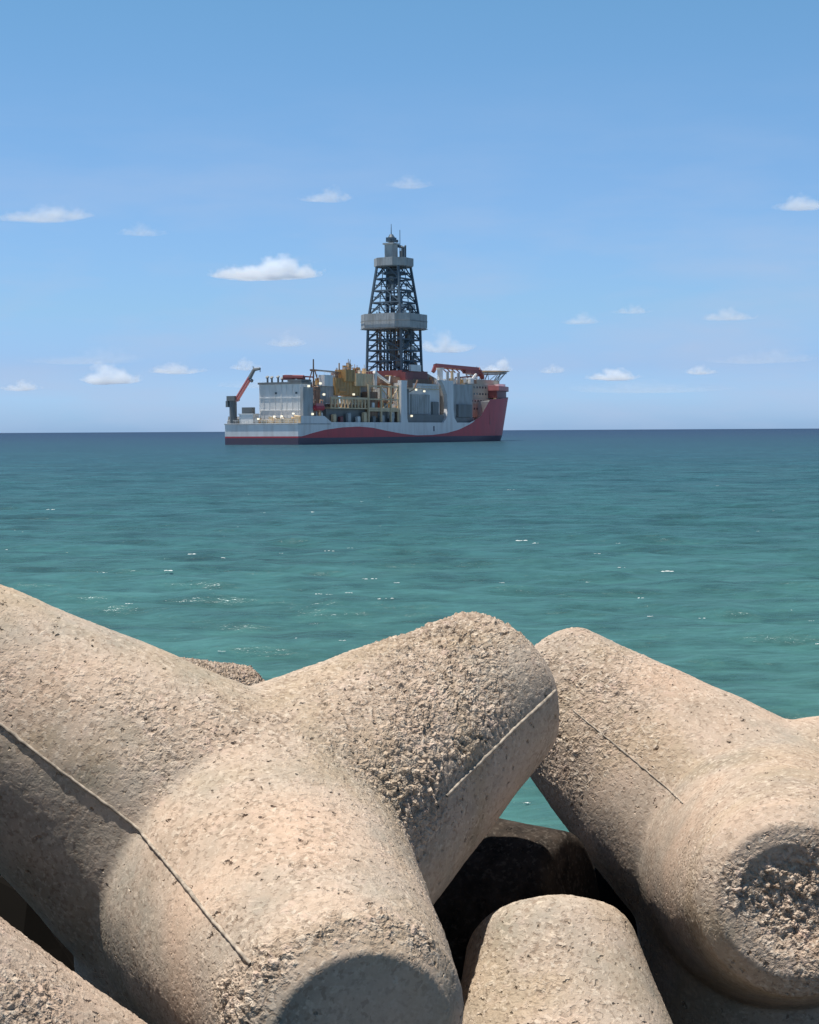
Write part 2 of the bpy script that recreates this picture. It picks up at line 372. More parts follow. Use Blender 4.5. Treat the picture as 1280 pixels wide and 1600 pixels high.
    ds = n.new('ShaderNodeDisplacement'); ds.inputs['Midlevel'].default_value = 0.0; ds.inputs['Scale'].default_value = 1.0
    l.new(h, ds.inputs['Height']); l.new(ds.outputs[0], out.inputs['Displacement'])
    # ---- colour
    base = mix(rng_(mt('ADD', big.outputs[0], mt('MULTIPLY', RGH, .22)), .42, .68), c_grey, c_warm)
    base = mix(rng_(mid.outputs[0], .35, .7, 0, .5), base, (.60, .475, .38), 'MIX')
    # exposed aggregate: each stone its own tone
    st = n.new('ShaderNodeValToRGB'); e = st.color_ramp.elements; e[0].position = 0; e[0].color = (.30, .245, .195, 1); e[1].position = 1; e[1].color = (.68, .61, .52, 1)
    for p, c in ((.3, (.44, .355, .28)), (.6, (.52, .42, .335)), (.82, (.58, .50, .42)), (.93, (.56, .42, .36))):
        q = e.new(p); q.color = (*c, 1)
    l.new(rpeb.outputs[0], st.inputs[0])
    base = mix(mt('MULTIPLY_ADD', rgh, .55, .12), base, st.outputs[0])
    base = mix(mt('MULTIPLY', rng_(peb.outputs['Distance'], .42, .68), mt('MULTIPLY', rgh, .45)), base, (.16, .125, .095))      # darker brown between the stones
    fl = mt('MULTIPLY', rng_(flk.outputs['Distance'], .22, .32, 1, 0), mt('GREATER_THAN', rf.outputs[1], mt('MULTIPLY_ADD', rgh, -.10, .955)))
    base = mix(mt('MULTIPLY', fl, .8), base, (0.576, 0.504, 0.424))
    base = mix(mt('MULTIPLY', mt('MAXIMUM', pitm, pitm2), .55), base, (0.128, 0.096, 0.072))
    base = mix(rng_(fine.outputs[0], .3, .75, .35, 0), base, mix(1.0, base, (0.576, 0.544, 0.496), 'MULTIPLY'))
    big2 = tex('ShaderNodeTexNoise', 3.7, Detail=4)
    hue = tex('ShaderNodeTexNoise', 1.6, Detail=3, Distortion=.6)
    base = mix(rng_(hue.outputs[0], .50, .64, 0, .5), base, mix(1.0, base, (1.05, .95, .89), 'MULTIPLY'))     # iron-pink stain
    base = mix(rng_(hue.outputs[0], .48, .36, 0, .6), base, mix(1.0, base, (.86, .84, .74), 'MULTIPLY'))      # olive film of algae
    base = mix(rng_(big2.outputs[0], .5, .72, 0, .55), base, mix(1.0, base, (.70, .71, .70), 'MULTIPLY'))
    dens = mt('MULTIPLY_ADD', rgh, .35, mt('MULTIPLY_ADD', rng_(big2.outputs[0], .35, .6), .35, .22))
    base = mix(mt('MULTIPLY', rng_(f1.outputs[0], .545, .63), dens), base, (0.592, 0.504, 0.408))
    base = mix(mt('MULTIPLY', rng_(f2.outputs[0], .455, .37), dens), base, (0.216, 0.160, 0.120))
    if shade_mul < 1: base = mix(1.0, base, (shade_mul, shade_mul, shade_mul*1.02), 'MULTIPLY')  # factor below one paints shade into the whole block's colour
    l.new(base, b.inputs['Base Color']); b.inputs['Roughness'].default_value = .9; b.inputs['Specular IOR Level'].default_value = .08
    return m
MC = concrete('weathered_concrete', 0.0)
MC2 = concrete('weathered_concrete_right', 3.1, (.475, .365, .285), (.325, .29, .245))
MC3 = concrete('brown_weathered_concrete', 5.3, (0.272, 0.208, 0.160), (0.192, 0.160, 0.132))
MC4 = concrete('shade_dark_concrete', 8.3, (.05, .047, .044), (.036, .035, .033), .20)  # dark colour stands in for the shade on the block in the gap
mortar = bpy.data.materials.new('mortar'); mortar.use_nodes = True
_n, _l = nt(mortar); _b = _n['Principled BSDF']; _t = _n.new('ShaderNodeTexNoise'); _t.inputs['Scale'].default_value = 40
_c = _n.new('ShaderNodeValToRGB'); _c.color_ramp.elements[0].color = (0.200, 0.168, 0.136, 1); _c.color_ramp.elements[1].color = (0.440, 0.376, 0.304, 1)
_c.color_ramp.elements[0].position = .35; _c.color_ramp.elements[1].position = .65
_tc = _n.new('ShaderNodeTexCoord'); _l.new(_tc.outputs['Object'], _t.inputs[0])
_l.new(_t.outputs[0], _c.inputs[0]); _l.new(_c.outputs[0], _b.inputs['Base Color']); _b.inputs['Roughness'].default_value = .9

PATCH = {
'main': [(-0.89, 0.428, 0.868, 0.387, 1.0), (-0.645, 0.265, 0.854, 0.324, 1.0), (-0.438, 0.166, 0.82, 0.292, 1.0), (-0.244, 0.045, 0.749, 0.213, 1.0), (-0.118, -0.007, 0.709, 0.141, 1.0), (-0.43, -0.127, 0.589, 0.354, 0.6), (-0.687, 0.523, 1.026, 0.231, 0.0), (-0.606, 0.633, 1.054, 0.181, 0.0), (-0.239, 0.392, 0.859, 0.297, 0.0), (-0.143, 0.63, 0.747, 0.385, 0.0), (-0.469, 0.831, 0.96, 0.265, 0.0), (-0.282, -0.791, -0.123, 0.158, 0.0), (-0.186, -0.745, -0.051, 0.135, 0.0), (-0.393, -0.682, 0.04, 0.25, 0.75), (-0.446, -0.779, -0.106, 0.205, 0.7), (-0.179, -0.707, 0.027, 0.112, 0.9), (-0.577, -0.891, -0.295, 0.208, 0.4), (-0.654, -0.638, -0.067, 0.235, 0.1), (-0.122, -0.794, -0.33, 0.342, 0.0), (0.039, -0.703, -0.21, 0.34, 0.0), (-0.025, -0.695, -0.509, 0.281, 0.0), (-0.25, -0.86, -0.364, 0.16, 0.0), (0.242, -0.733, 0.014, 0.197, 0.0), (0.442, -0.843, 0.203, 0.188, 0.05), (0.237, -0.856, 0.382, 0.103, 0.1), (0.555, -1.02, 0.873, 0.079, 1.0), (0.543, -0.933, 0.974, 0.08, 1.0), (0.579, -0.825, 1.053, 0.073, 1.0), (0.616, -1.077, 0.734, 0.079, 1.0), (0.67, -1.074, 0.635, 0.086, 1.0), (0.732, -1.042, 0.551, 0.096, 1.0), (0.792, -0.898, 0.873, 0.229, -0.2), (0.794, -0.801, 0.969, 0.135, -0.2), (0.79, -0.981, 0.793, 0.114, -0.2), (0.169, -0.748, 0.67, 0.412, 0.42), (-0.093, -0.64, 0.387, 0.196, 0.45), (0.426, -0.96, 0.723, 0.175, 0.45), (0.097, 0.263, 0.666, 0.097, 0.0)] ,
'right': [(0.858, -0.28, -0.302, 0.187, 0.0), (0.735, -0.016, -0.301, 0.166, 0.1), (0.192, -0.804, -0.209, 0.166, 0.0), (0.973, 0.714, 0.442, 0.244, 0.7), (0.844, 0.373, 0.212, 0.324, 0.8), (0.672, 0.383, -0.055, 0.263, 0.2), (0.885, 0.278, 0.515, 0.239, 0.7), (0.705, -0.03, 0.303, 0.262, 0.0), (0.641, -0.239, 0.138, 0.199, 0.0), (0.783, -0.298, -0.103, 0.164, 0.0), (0.341, -0.595, 0.165, 0.285, 0.0), (0.194, -0.742, -0.04, 0.281, 0.0), (0.698, -0.045, -0.542, 0.244, 0.3), (0.932, -0.361, -0.602, 0.154, 0.3), (0.988, -0.491, -0.812, 0.099, 0.6), (0.848, -0.399, -0.874, 0.101, 0.6), (0.999, -0.677, -0.475, 0.126, 0.5), (0.993, -0.941, -0.566, 0.122, 0.35), (0.98, -0.847, -0.737, 0.109, 0.8), (0.888, -0.827, -0.849, 0.17, 1.0), (0.808, -0.933, -0.823, 0.17, 1.0), (1.073, -0.68, -0.81, 0.121, 0.1), (0.999, -0.583, -0.945, 0.121, 0.25), (0.837, -1.042, -0.685, 0.122, 0.3), (0.883, -1.048, -0.606, 0.122, 0.0)] ,
't3': [(0.236, 0.723, 0.784, 0.112, 0.1), (0.298, 0.725, 0.849, 0.13, 0.9), (0.427, 0.855, 0.901, 0.114, 0.2)] ,
't4': [(1.052, 0.653, 0.588, 0.193, 0.35), (0.936, 0.687, 0.384, 0.145, 0.0), (0.954, 0.403, 0.546, 0.236, 0.5)] ,
't5': [(0.674, 0.945, 0.946, 0.292, 0.0)] ,
't6': [(0.364, 0.746, 0.902, 0.834, 1.0)] ,}
POSE = {
'main': (-1, [-0.633, 5.8771, 4.3648], [[0.08577, 0.42025, 0.90334], [-0.51554, 0.79458, -0.32071], [-0.85256, -0.43821, 0.28481]]) ,
'right': (1, [1.6141, 7.0974, 4.031], [[-0.71935, 0.22294, -0.6579], [-0.3593, 0.69115, 0.62707], [0.59451, 0.68746, -0.41708]]) ,
't3': (1, [-2.1641, 4.2656, 4.6429], [[0.13153, 0.64407, 0.75357], [0.14336, 0.73983, -0.65734], [-0.98089, 0.19449, 0.00497]]) ,
't4': (1, [0.603, 5.1332, 2.9572], [[0.01159, 0.65298, -0.75729], [-0.24368, 0.73635, 0.6312], [0.96979, 0.17722, 0.16765]]) ,
't5': (1, [-0.573, 7.6171, 3.6919], [[0.42127, 0.88657, 0.1911], [-0.63942, 0.43977, -0.63067], [-0.64317, 0.14349, 0.75216]]) ,
't6': (1, [-2.2855, 9.8319, 4.0775], [[0.45444, 0.17595, 0.87323], [0.43473, 0.81182, -0.38982], [-0.77749, 0.55677, 0.29243]]) ,}
def place(o, t, Mx):
    o.matrix_world = Matrix([[*Mx[0], t[0]], [*Mx[1], t[1]], [*Mx[2], t[2]], [0, 0, 0, 1]])
def tetra(key, voxel, default, mat, label, seams=(), dents=(), rd=.055):
    sg, t, Mx = POSE[key]
    if key == 't4': t = (t[0], t[1], t[2]+.035)
    me = tetra_mesh('tetrapod', sg, voxel, PATCH[key], default, mat, dents, rd)
    o = bpy.data.objects.new('tetrapod', me); col.objects.link(o); place(o, t, Mx)
    tag(o, label, 'tetrapod', 'concrete tetrapods of the breakwater')
    for k, sm in enumerate(seams): seam_ridge('mould_seam', sg, *sm[:2], o, mortar, len(key)*7+k*3+1, *sm[2:])
    return o
Q = 1.0
tetra('main', .0075*Q, .38, MC, 'large sunlit beige tetrapod in the middle with one leg pointing at the viewer', ((0, 2, 0, .97, 1.2, 0), (1, 2, .0, .38, 1.3, 0)), rd=-.065)
tetra('right', .009*Q, .30, MC2, 'sunlit tetrapod on the right whose near leg ends in a rough broken disc', ((0, 1, .18, .66, .8, .0),),
      dents=[(*p[:3], .20, .028, *(AX[1]*1)) for p in [(float(AX[1][0]*LC), float(AX[1][1]*LC), float(AX[1][2]*LC))]], rd=-.06)
tetra('t3', .011*Q, .5, MC2, 'tetrapod in the bottom left corner with only a sloping leg in view')
tetra('t4', .009*Q, .3, MC, 'tetrapod leg with rounded top rising at the bottom centre', rd=.16)
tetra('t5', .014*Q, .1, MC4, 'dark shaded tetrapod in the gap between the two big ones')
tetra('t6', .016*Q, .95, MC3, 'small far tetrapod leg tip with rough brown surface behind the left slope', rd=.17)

def make_core():
    nx, ny = 330, 240; vs_ = []
    for j in range(ny):
        y = -12+30*j/(ny-1)
        for i in range(nx):
            x = -22+44*i/(nx-1)
            z = float(np.interp(y, [-12, 3, 6, 9.2, 10.5, 18], [2.2, 2.2, 2.6, 3.45, 2.7, -2]))
            z += 1.55*math.exp(-((x+1.75)/.75)**2-((y-6.35)/.45)**2)+(.75*math.exp(-((x-1.25)/.42)**4-((y-8.0)/.5)**2))
            z += .12*mnoise.noise(Vector((x*.9, y*.9, 0)))+.12*mnoise.noise(Vector((x*2.3, y*2.3, 3)))
            z += .16*abs(mnoise.noise(Vector((x*5, y*5, 1))))
            vs_.append((x, y, z))
    fs_ = [(j*nx+i, j*nx+i+1, (j+1)*nx+i+1, (j+1)*nx+i) for j in range(ny-1) for i in range(nx-1)]
    m = paint('shade_black_rubble', (.012, .011, .010), .95, .6, (.006, .006, .005), 0, 3, 1); m.node_tree.nodes['Principled BSDF'].inputs['Specular IOR Level'].default_value = 0.02  # near-black colour paints in the deep shade between the blocks
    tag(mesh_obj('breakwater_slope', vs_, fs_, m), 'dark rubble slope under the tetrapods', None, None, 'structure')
make_core()

# ------------------------------------------------------------------ drillship (x = stern to bow, y = starboard to port, z up)
def make_ship():
    rnd = random.Random(12)
    S = empty('drillship', (-48.8, 705.0, 0.0), R(90-30.3))
    tag(S, 'red and white drillship with a tall dark derrick anchored offshore', 'ship')
    white = paint('hull_white', (.74, .75, .76), .45, .35, (.35, .30, .27), streak=6)
    red = paint('hull_red', (.50, .045, .065), .45, .3, (.22, .04, .05), streak=5)
    navy = paint('hull_navy', (.075, .06, .10), .5, .4, (.10, .07, .08), streak=1)
    grey = paint('deck_grey', (.42, .44, .45), .6, .5, (.17, .15, .13))
    dgrey = paint('dark_grey_steel', (.19, .205, .215), .6, .4, (.13, .11, .09))
    pale = paint('pale_cladding', (.76, .77, .77), .55, .3, (.40, .38, .35), streak=5)
    och = paint('ochre_paint', (.52, .32, .13), .6, .5, (.20, .12, .07), scale=.5)
    cream = paint('cream_paint', (.72, .56, .36), .6, .4, (.30, .22, .14), scale=.5)
    brown = paint('rust_brown', (.27, .17, .12), .7, .5, (.10, .06, .05), scale=.6)
    dred = paint('dark_red_paint', (.20, .055, .06), .5, .4, (.14, .05, .05))
    pink = paint('faded_red_paint', (.58, .20, .20), .5, .3, (.30, .08, .08))
    lat = paint('derrick_steel', (.075, .115, .155), .5, .4, (.10, .09, .09))  # blue cast in this colour stands in for air haze
    glass = bpy.data.materials.new('window_glass'); glass.use_nodes = True
    gb = glass.node_tree.nodes['Principled BSDF']; gb.inputs['Base Color'].default_value = (.03, .05, .07, 1); gb.inputs['Roughness'].default_value = .1
    lampm = bpy.data.materials.new('work_lamp_glow'); lampm.use_nodes = True
    lb = lampm.node_tree.nodes['Principled BSDF']; lb.inputs['Base Color'].default_value = (.9, .85, .7, 1)
    lb.inputs['Emission Color'].default_value = (1, .9, .65, 1); lb.inputs['Emission Strength'].default_value = .8
    # ---- hull : stations along u, each a ring of heights, both sides
    def swoosh(u):
        pts = [(-1, 3.7), (3, 3.7), (12, 5.2), (22, 6.6), (36, 7.6), (50, 8.0), (62, 7.5), (75, 6.0), (90, 4.5), (104, 3.6), (120, 3.7), (135, 4.6), (148, 6.3), (158, 8.6), (164, 10.2), (170, 14), (184, 26), (240, 40)]
        return float(np.interp(u, [p[0] for p in pts], [p[1] for p in pts]))
    def half(u, z):
        # half breadth: full to u=172, then fine bow with flare
        L = 229+max(0, z)*.27
        if u >= L: return .05
        u0 = 168-6*(1 if z < 3 else 0)
        if u < u0: return 20.0
        t = (u-u0)/(L-u0); p = 2.0+z*.03
        return 20.0*max(0.0, 1-t**p)**.72+.05
    def top(u): return float(np.interp(u, [0, 25, 27.5, 160, 168, 180, 240], [9.8, 12.6, 10.2, 10.2, 13.0, 23.5, 25.5])) if u > 4 else 9.8
    def top(u): return float(np.interp(u, [0, 2, 2.5, 22, 26, 160, 172, 184, 240], [9.6, 9.6, 12.8, 12.8, 10.0, 10.0, 13.0, 22.5, 25.0]))
    us = sorted(set([0, 1, 2, 2.5, 4]+list(np.arange(6, 160, 3.0))+list(np.arange(160, 240.1, 1.6))))
    mb = MB(); rows = []
    for u in us:
        zt = top(u); sw = min(swoosh(u), zt-.02); zs = [-3, 0, 3.0, 3.0+(sw-3.0)*.5, sw, sw+(zt-sw)*.5, zt]
        rows.append((u, zs))
    for side in (-1, 1):
        vs_ = []
        for u, zs in rows:
            for z in zs:
                L = 229+max(0, z)*.27
                vs_.append((min(u, L), 20+side*half(u, z), z))
        n = len(rows[0][1])
        for i in range(len(rows)-1):
            for k in range(n-1):
                f = (i*n+k, (i+1)*n+k, (i+1)*n+k+1, i*n+k+1)
                mi = 2 if k < 2 else (1 if k < 4 else 0)
                mb.add([vs_[q] for q in f], [(0, 1, 2, 3) if side < 0 else (3, 2, 1, 0)], mi)
    zs = rows[0][1]
    for k in range(len(zs)-1):    # transom
        mb.add([(0, 0, zs[k]), (0, 0, zs[k+1]), (0, 40, zs[k+1]), (0, 40, zs[k])], [(0, 1, 2, 3)], 2 if k < 2 else (1 if k < 4 else 0))
    # deck: main deck, a bulkhead, then the raised forecastle deck
    for i in range(len(rows)-1):
        (u, za), (u2, zb) = (rows[i][0], rows[i][1][-1]), (rows[i+1][0], rows[i+1][1][-1])
        z1_, z2_ = (9.1, 9.1) if u < 183 else (za-.9, zb-.9)
        if u < 20: z1_ = z2_ = 8.7
        h1, h2 = half(u, z1_), half(u2, z2_)
        mb.add([(u, 20-h1+.05, z1_), (u2, 20-h2+.05, z2_), (u2, 20+h2-.05, z2_), (u, 20+h1-.05, z1_)], [(0, 1, 2, 3)], 3)
        if u >= 183 and rows[i-1][0] < 183:
            mb.add([(u, 20-h1+.05, 9), (u, 20+h1-.05, 9), (u, 20+h1-.05, z1_), (u, 20-h1+.05, z1_)], [(0, 1, 2, 3)], 3)
    mb.build('hull', [white, red, navy, grey], S)
    # ring under the boot top : rubbing strake
    mb = MB(); mb.box(-.15, 26, -.25, -.02, 9.0, 9.4); mb.box(-.3, -.02, -.2, 40.2, 9.0, 9.4); mb.build('rubbing_strake', grey, S)
    # deck rails along stern
    mb = MB()
    for v in np.arange(.5, 40, 2.4): mb.bar((.4, v, 9.6), (.4, v, 11.0), .10)
    mb.bar((.4, .5, 11.0), (.4, 39.5, 11.0), .09); mb.bar((.4, .5, 10.3), (.4, 39.5, 10.3), .07)
    mb.build('stern_rail', pale, S)
    # ---- aft block
    mb = MB(); mb.box(6.2, 13.5, 2.2, 25.2, 9, 27.0)
    mb.box(6.0, 6.18, 2.4, 25.0, 15.2, 15.5); mb.box(6.0, 6.18, 2.4, 25.0, 20.8, 21.1); mb.box(6.0, 6.18, 12.8, 13.1, 9.2, 26.6)
    for v in np.arange(4, 24, 3.1): mb.box(6.05, 6.18, v, v+.18, 9.2, 26.6)
    blk = mb.build('engine_casing', pale, S)
    for v in (4.5, 15.5):
        w = MB(); w.box(5.98, 6.17, v, v+1.0, 22.6, 23.4); w.build('window', glass, blk)
    mb = MB(); mb.box(5.6, 14, 1.8, 25.6, 27.0, 27.9); mb.box(5.8, 13.8, 2, 9.5, 28.0, 29.0)
    mb.build('roof_deck', dgrey, blk)
    for (v, h) in ((22.2, 2.3), (19.8, 2.1), (16.4, 2.3), (14.1, 1.6)):
        mb = MB(); mb.bar((8.5, v, 27.9), (8.5, v, 27.9+h), .45, 8); mb.bar((8.5, v, 27.9+h), (8.2, v, 28.3+h), .8, 8); mb.build('exhaust_pipe', dgrey, blk)
    mb = MB(); mb.bar((7, 1.5, 29.9), (7, 12.0, 30.3), .9, 6); mb.box(6.4, 9, 7.5, 12.5, 28.9, 31.0); mb.bar((7, 1.5, 30.2), (12, -.2, 30.0), .35); mb.box(7, 9, 2, 5, 28.9, 30.4)
    mb.build('service_crane', [dred], blk)
    # side grey lean-to
    mb = MB(); mb.box(5.0, 13, .6, 2.19, 9, 25.5); mb.build('stair_tower', grey, S)
    # lower equipment on the aft deck
    for k in range(30):
        v = rnd.uniform(1.5, 36); u = rnd.uniform(1.0, 5.2); s = rnd.uniform(.5, 1.7); h = rnd.uniform(.7, 3.0)
        mb = MB(); mb.box(u-s*.4, u+s*.4, v-s, v+s, 8.7, 9.5+h)
        if k % 3 == 0: mb.bar((u, v-s, 9.5+h), (u, v+s, 9.9+h), .25, 6)
        mb.build('deck_machinery', rnd.choice([cream, pale, grey, dgrey, cream, och, white]), S)
    mb = MB(); mb.box(1.5, 6, 25.3, 33, 8.7, 13.6); mb.box(1.3, 6.2, 25.0, 33.4, 13.6, 14.0); mb.build('deck_house', pale, S)
    mb = MB(); mb.box(1.35, 1.5, 26, 29, 14.5, 16.6); mb.box(1.4, 4, 26, 31.5, 14.0, 16.8); mb.build('winch_house', dgrey, S)
    for v, z in ((13.3, 12.2), (9.3, 12.3), (22, 11.2), (3, 13.4)):
        mb = MB(); mb.bar((.8, v, 8.7), (.8, v, z), .1); po = mb.build('lamp_post', grey, S)
        mb = MB(); mb.box(.5, 1.1, v-.42, v+.42, z, z+.7); mb.build('lamp', lampm, po)
    mb = MB(); mb.box(.9, 3.5, 4, 12, 8.7, 11.6); mb.box(1, 3, 14, 19, 8.7, 10.8); mb.build('cable_reel', cream, S)
    # ---- stern crane (port quarter)
    c = MB(); c.bar((1.8, 36.6, 8.7), (1.8, 36.6, 20.0), 1.75, 10); c.box(-.2, 4.0, 34.4, 38.8, 19.8, 22.0); c.box(.2, 3.4, 38.2, 39.6, 17.0, 19.8)
    cr = c.build('stern_crane', dgrey, S)
    c = MB(); A, B, Cc, D = Vector((2, 34.8, 20.4)), Vector((2, 27.5, 29.8)), Vector((2, 24.9, 33.6)), Vector((2, 21.6, 34.0))
    for dv in (-.6, .6):
        c.bar(A+Vector((dv, 0, .5)), B+Vector((dv, 0, .5)), .42); c.bar(A+Vector((dv, 0, -.8)), B+Vector((dv, 0, -.8)), .42)
    for k in range(9):
        p, q = A.lerp(B, k/9), A.lerp(B, (k+1)/9)
        for dv in (-.6, .6): c.bar(p+Vector((dv, 0, .5 if k % 2 else -.8)), q+Vector((dv, 0, -.8 if k % 2 else .5)), .16)
    c.build('boom', pink, cr)
    c = MB(); c.bar(B, Cc, 1.0, 6, .8); c.bar(Cc, D, .8, 6, .6); c.bar(Cc, Cc+Vector((0, .6, 1.5)), .2); c.bar(D, D+Vector((0, 0, -1.5)), .18); c.bar(B+Vector((0, -1, -1)), B+Vector((0, -1.6, -1.2)), .8, 6)
    c.build('jib', dgrey, cr)
    # ---- mid-ship: near-side (starboard) machinery between u=14 and 92
    def blk_(name, m, u0, u1, v0, v1, z0, z1, lab=None):
        q = MB(); q.box(u0, u1, v0, v1, z0, z1)
        # stiffeners and railing so that nothing reads as a bare box
        for t in np.arange(u0+1.2, u1-.4, 2.6): q.box(t, t+.22, v0-.12, v0-.01, z0+.1, z1-.1)
        q.bar((u0, v0+.1, z1+1.1), (u1, v0+.1, z1+1.1), .07); 
        for t in np.arange(u0, u1+.1, 2.2): q.bar((t, v0+.1, z1), (t, v0+.1, z1+1.1), .06)
        return q.build(name, m, S, label=lab)
    blk_('mud_module', cream, 10.5, 16, 2.2, 9, 9, 22); blk_('mud_module', brown, 16.1, 24, 4, 12, 9, 24)
    blk_('utility_house', grey, 25, 42, 6, 16, 9, 27); blk_('white_container', pale, 26, 33, 3, 6, 26.5, 31.5)
    blk_('ochre_module', och, 38, 58, 4.5, 14, 22.5, 30.5); blk_('ochre_module', och, 44, 52, 3, 9, 29, 34.5)
    blk_('pale_module', cream, 53, 68, 3, 12, 27, 33.0); blk_('grey_module', grey, 58, 72, 6, 15, 12, 29)
    # pipe rack deck
    q = MB(); q.box(28, 93, 1.2, 18, 16.2, 16.7); q.box(28, 60, .9, 1.4, 20.6, 21.6); q.box(60, 92, .9, 1.5, 16.0, 17.0)
    q.build('pipe_deck', cream, S)
    for u in np.arange(28.5, 60, 2.9):
        q = MB(); q.box(u, u+.7, 1.0, 1.7, 16.7, 20.6); q.bar((u+.35, 1.3, 16.7), (u+2.3, 1.3, 20.6), .14); q.build('pipe_rack_post', cream, S)
    for k in range(8):
        z = 17.2+.5*(k % 3); v = 3+k*1.3
        q = MB(); q.bar((30, v, z+.3), (58, v, z+.3), .45, 6); q.build('drill_pipe', rnd.choice([grey, brown, pale]), S)
    q = MB(); q.box(28, 94, 3.5, 14, 9.1, 16.1); q.build('lower_module', dgrey, S)
    for u, v, h, m in ((32, 2, 4.0, cream), (37, 1.5, 3.0, dred), (44, 1.7, 4.5, grey), (52, 1.5, 3, pale), (57.5, 1.4, 5.0, cream), (66, 1.7, 3.2, dgrey), (74, 1.6, 3.6, grey), (83, 1.7, 4, grey)):
        q = MB(); q.box(u-1.2, u+1.2, v-.6, v+.8, 9.0, 9.4+h); q.bar((u-1.5, v, 9.4+h), (u+1.5, v, 9.6+h), .3, 6); q.build('pump_unit', m, S)
    roofs = [(10.5, 16, 2.5, 8, 22), (16.2, 23.5, 4, 11, 24), (25, 37, 6, 15, 27), (38, 43, 5, 13, 30.5), (53, 67, 3.5, 11, 33), (68, 72, 6.2, 14, 29), (12, 24, .8, 2.1, 12.6), (44, 51, 3.2, 8, 34.5), (60, 91, 1.6, 2.1, 16.8), (73, 90, 2.0, 8, 16.8)]
    for k in range(90):
        u0, u1, v0, v1, z0 = roofs[k % len(roofs)]; u = rnd.uniform(u0, u1-1.5); v = v0+rnd.uniform(0, (v1-v0)*.4); sx = rnd.uniform(.7, 2.4); h = rnd.uniform(.7, 3.4)
        q = MB(); q.box(u, min(u+sx, u1), v, v+1.0, z0, z0+h)
        if k % 2: q.bar((u, v-.1, z0+h*.6), (u+sx+1.2, v-.1, z0+h*.7), .18)
        if k % 3 == 0: q.bar((u+.3, v, z0), (u+.3, v, z0+h+1.8), .14)
        q.build('deck_fitting', rnd.choice([cream, och, pale, grey, brown, cream, dred]), S)
    # lifeboats (white hull, dark red canopy) in davits
    for u in (17.0,):
        q = MB(); q.bar((u-3.2, .4, 16.4), (u+3.2, .4, 16.4), 1.25, 8); q.bar((u+3.2, .4, 16.4), (u+4.6, .4, 16.6), 1.25, 8, .3); q.bar((u-3.2, .4, 16.4), (u-4.2, .4, 16.6), 1.25, 8, .5)
        lbt = q.build('lifeboat', red, S)
        q = MB(); q.box(u-3, u+3, -.4, 1.2, 17.3, 18.4); q.build('canopy', pink, lbt)
        for d in (-3.4, 3.4):
            q = MB(); q.bar((u+d, 2.4, 12.5), (u+d, 1.8, 20.0), .3); q.bar((u+d, 1.8, 20.0), (u+d, -.2, 19.8), .3); q.bar((u+d, .4, 19.8), (u+d, .4, 17.4), .1); q.build('davit', cream, lbt)
    # cream framed tower with brown infill (px 577-600) and white framed stair bay
    q = MB()
    for u in (60.5, 72.0, 81, 88):
        for v in (1.0, 6.0): q.box(u-.45, u+.45, v-.4, v+.4, 10, 28)
    for z in (15.2, 20.6, 26.8): q.box(60.5, 88, .7, 1.2, z, z+.7)
    for (a, b, z0, z1) in ((72, 81, 16, 20), (81, 88, 20.8, 26.4), (72, 81, 26.4, 21)): q.bar((a, 1.1, z0), (b, 1.1, z1), .3)
    q.build('module_frame', cream, S)
    blk_('brown_panel', brown, 61.4, 70.9, 2.2, 5, 12.2, 24.5)
    blk_('pale_locker', pale, 74, 80, 2.5, 7, 21.5, 26.5); blk_('pale_locker', pale, 82, 87, 2.5, 7, 12, 19)
    # knuckle crane in white near derrick foot
    q = MB(); q.bar((69, 3, 34), (83, 3, 29.0), .8, 6, .55); q.bar((83, 3, 29), (84, 3, 32.5), .4); q.bar((70, 3, 26), (70, 3, 34.5), .9, 8)
    q.build('knuckle_crane', pale, S)
    # small masts with hoops: posts at px 502 and 547
    for u, zt in ((21.5, 38.5), (43.0, 37.5)):
        q = MB(); q.bar((u, 6, 24), (u, 6, zt), .42, 6, .3); q.bar((u-2.5, 6, 33.5), (u+2.5, 6, 33.5), .5); q.bar((u-3.5, 6, 29), (u-1, 6, 33.5), .35); q.bar((u+3.5, 6, 29), (u+1, 6, 33.5), .35); q.bar((u-3, 6, 24.5), (u+3, 6, 24.5), 2.0, 8)
        q.build('crane_mast', brown if u < 30 else och, S)
    q = MB(); q.bar((21.5, 6, 33.6), (43, 6, 33.2), .4); q.bar((43, 6, 33.6), (75, 10, 34.5), .35); q.build('crane_boom', dgrey, S)
    # ---- white side portals and recessed panels u 90-166
    q = MB(); q.plate([(89.0, 9.5), (96.0, 9.5), (95, 12), (94.6, 26), (95.2, 30.5), (89.4, 30.5)], -.1, 2.0); q.build('portal_frame', white, S)
    q = MB(); q.plate([(131, 9.5), (146.5, 9.5), (143.2, 12.5), (142.3, 17), (142.0, 31.5), (129, 31.5), (132.5, 28.5), (135.3, 24), (136, 17), (134.8, 12.5)], -.1, 2.0); q.build('portal_frame', white, S)
    q = MB(); q.box(95.4, 133, 3.0, 9, 9.2, 29.5); q.box(97, 131, 2.6, 3.0, 12.8, 13.1); q.build('recess_wall', pale, S)
    q = MB(); q.box(96, 133.5, 1.0, 2.9, 9.3, 14.0); q.box(96, 99.5, 1.6, 2.9, 14.0, 26.5); q.box(124, 130, 1.8, 2.9, 14, 20.5); q.build('gangway_box', dgrey, S)
    q = MB(); q.box(103, 121, 1.9, 2.9, 14.2, 24.0)
    for u in np.arange(104, 121, 2.2): q.box(u, u+.2, 1.75, 1.89, 14.4, 23.8)
    q.build('side_cladding', grey, S)
    q = MB(); q.box(143, 168, 2.6, 9, 9.2, 30); q.build('recess_wall', grey, S)
    q = MB(); q.prism([(150, 1.2), (165, 1.2), (166, 2.5), (150, 2.5)], 12.8, 19.5); q.box(144, 168, 1.6, 2.5, 9.4, 12.6); q.build('fender_box', dgrey, S)
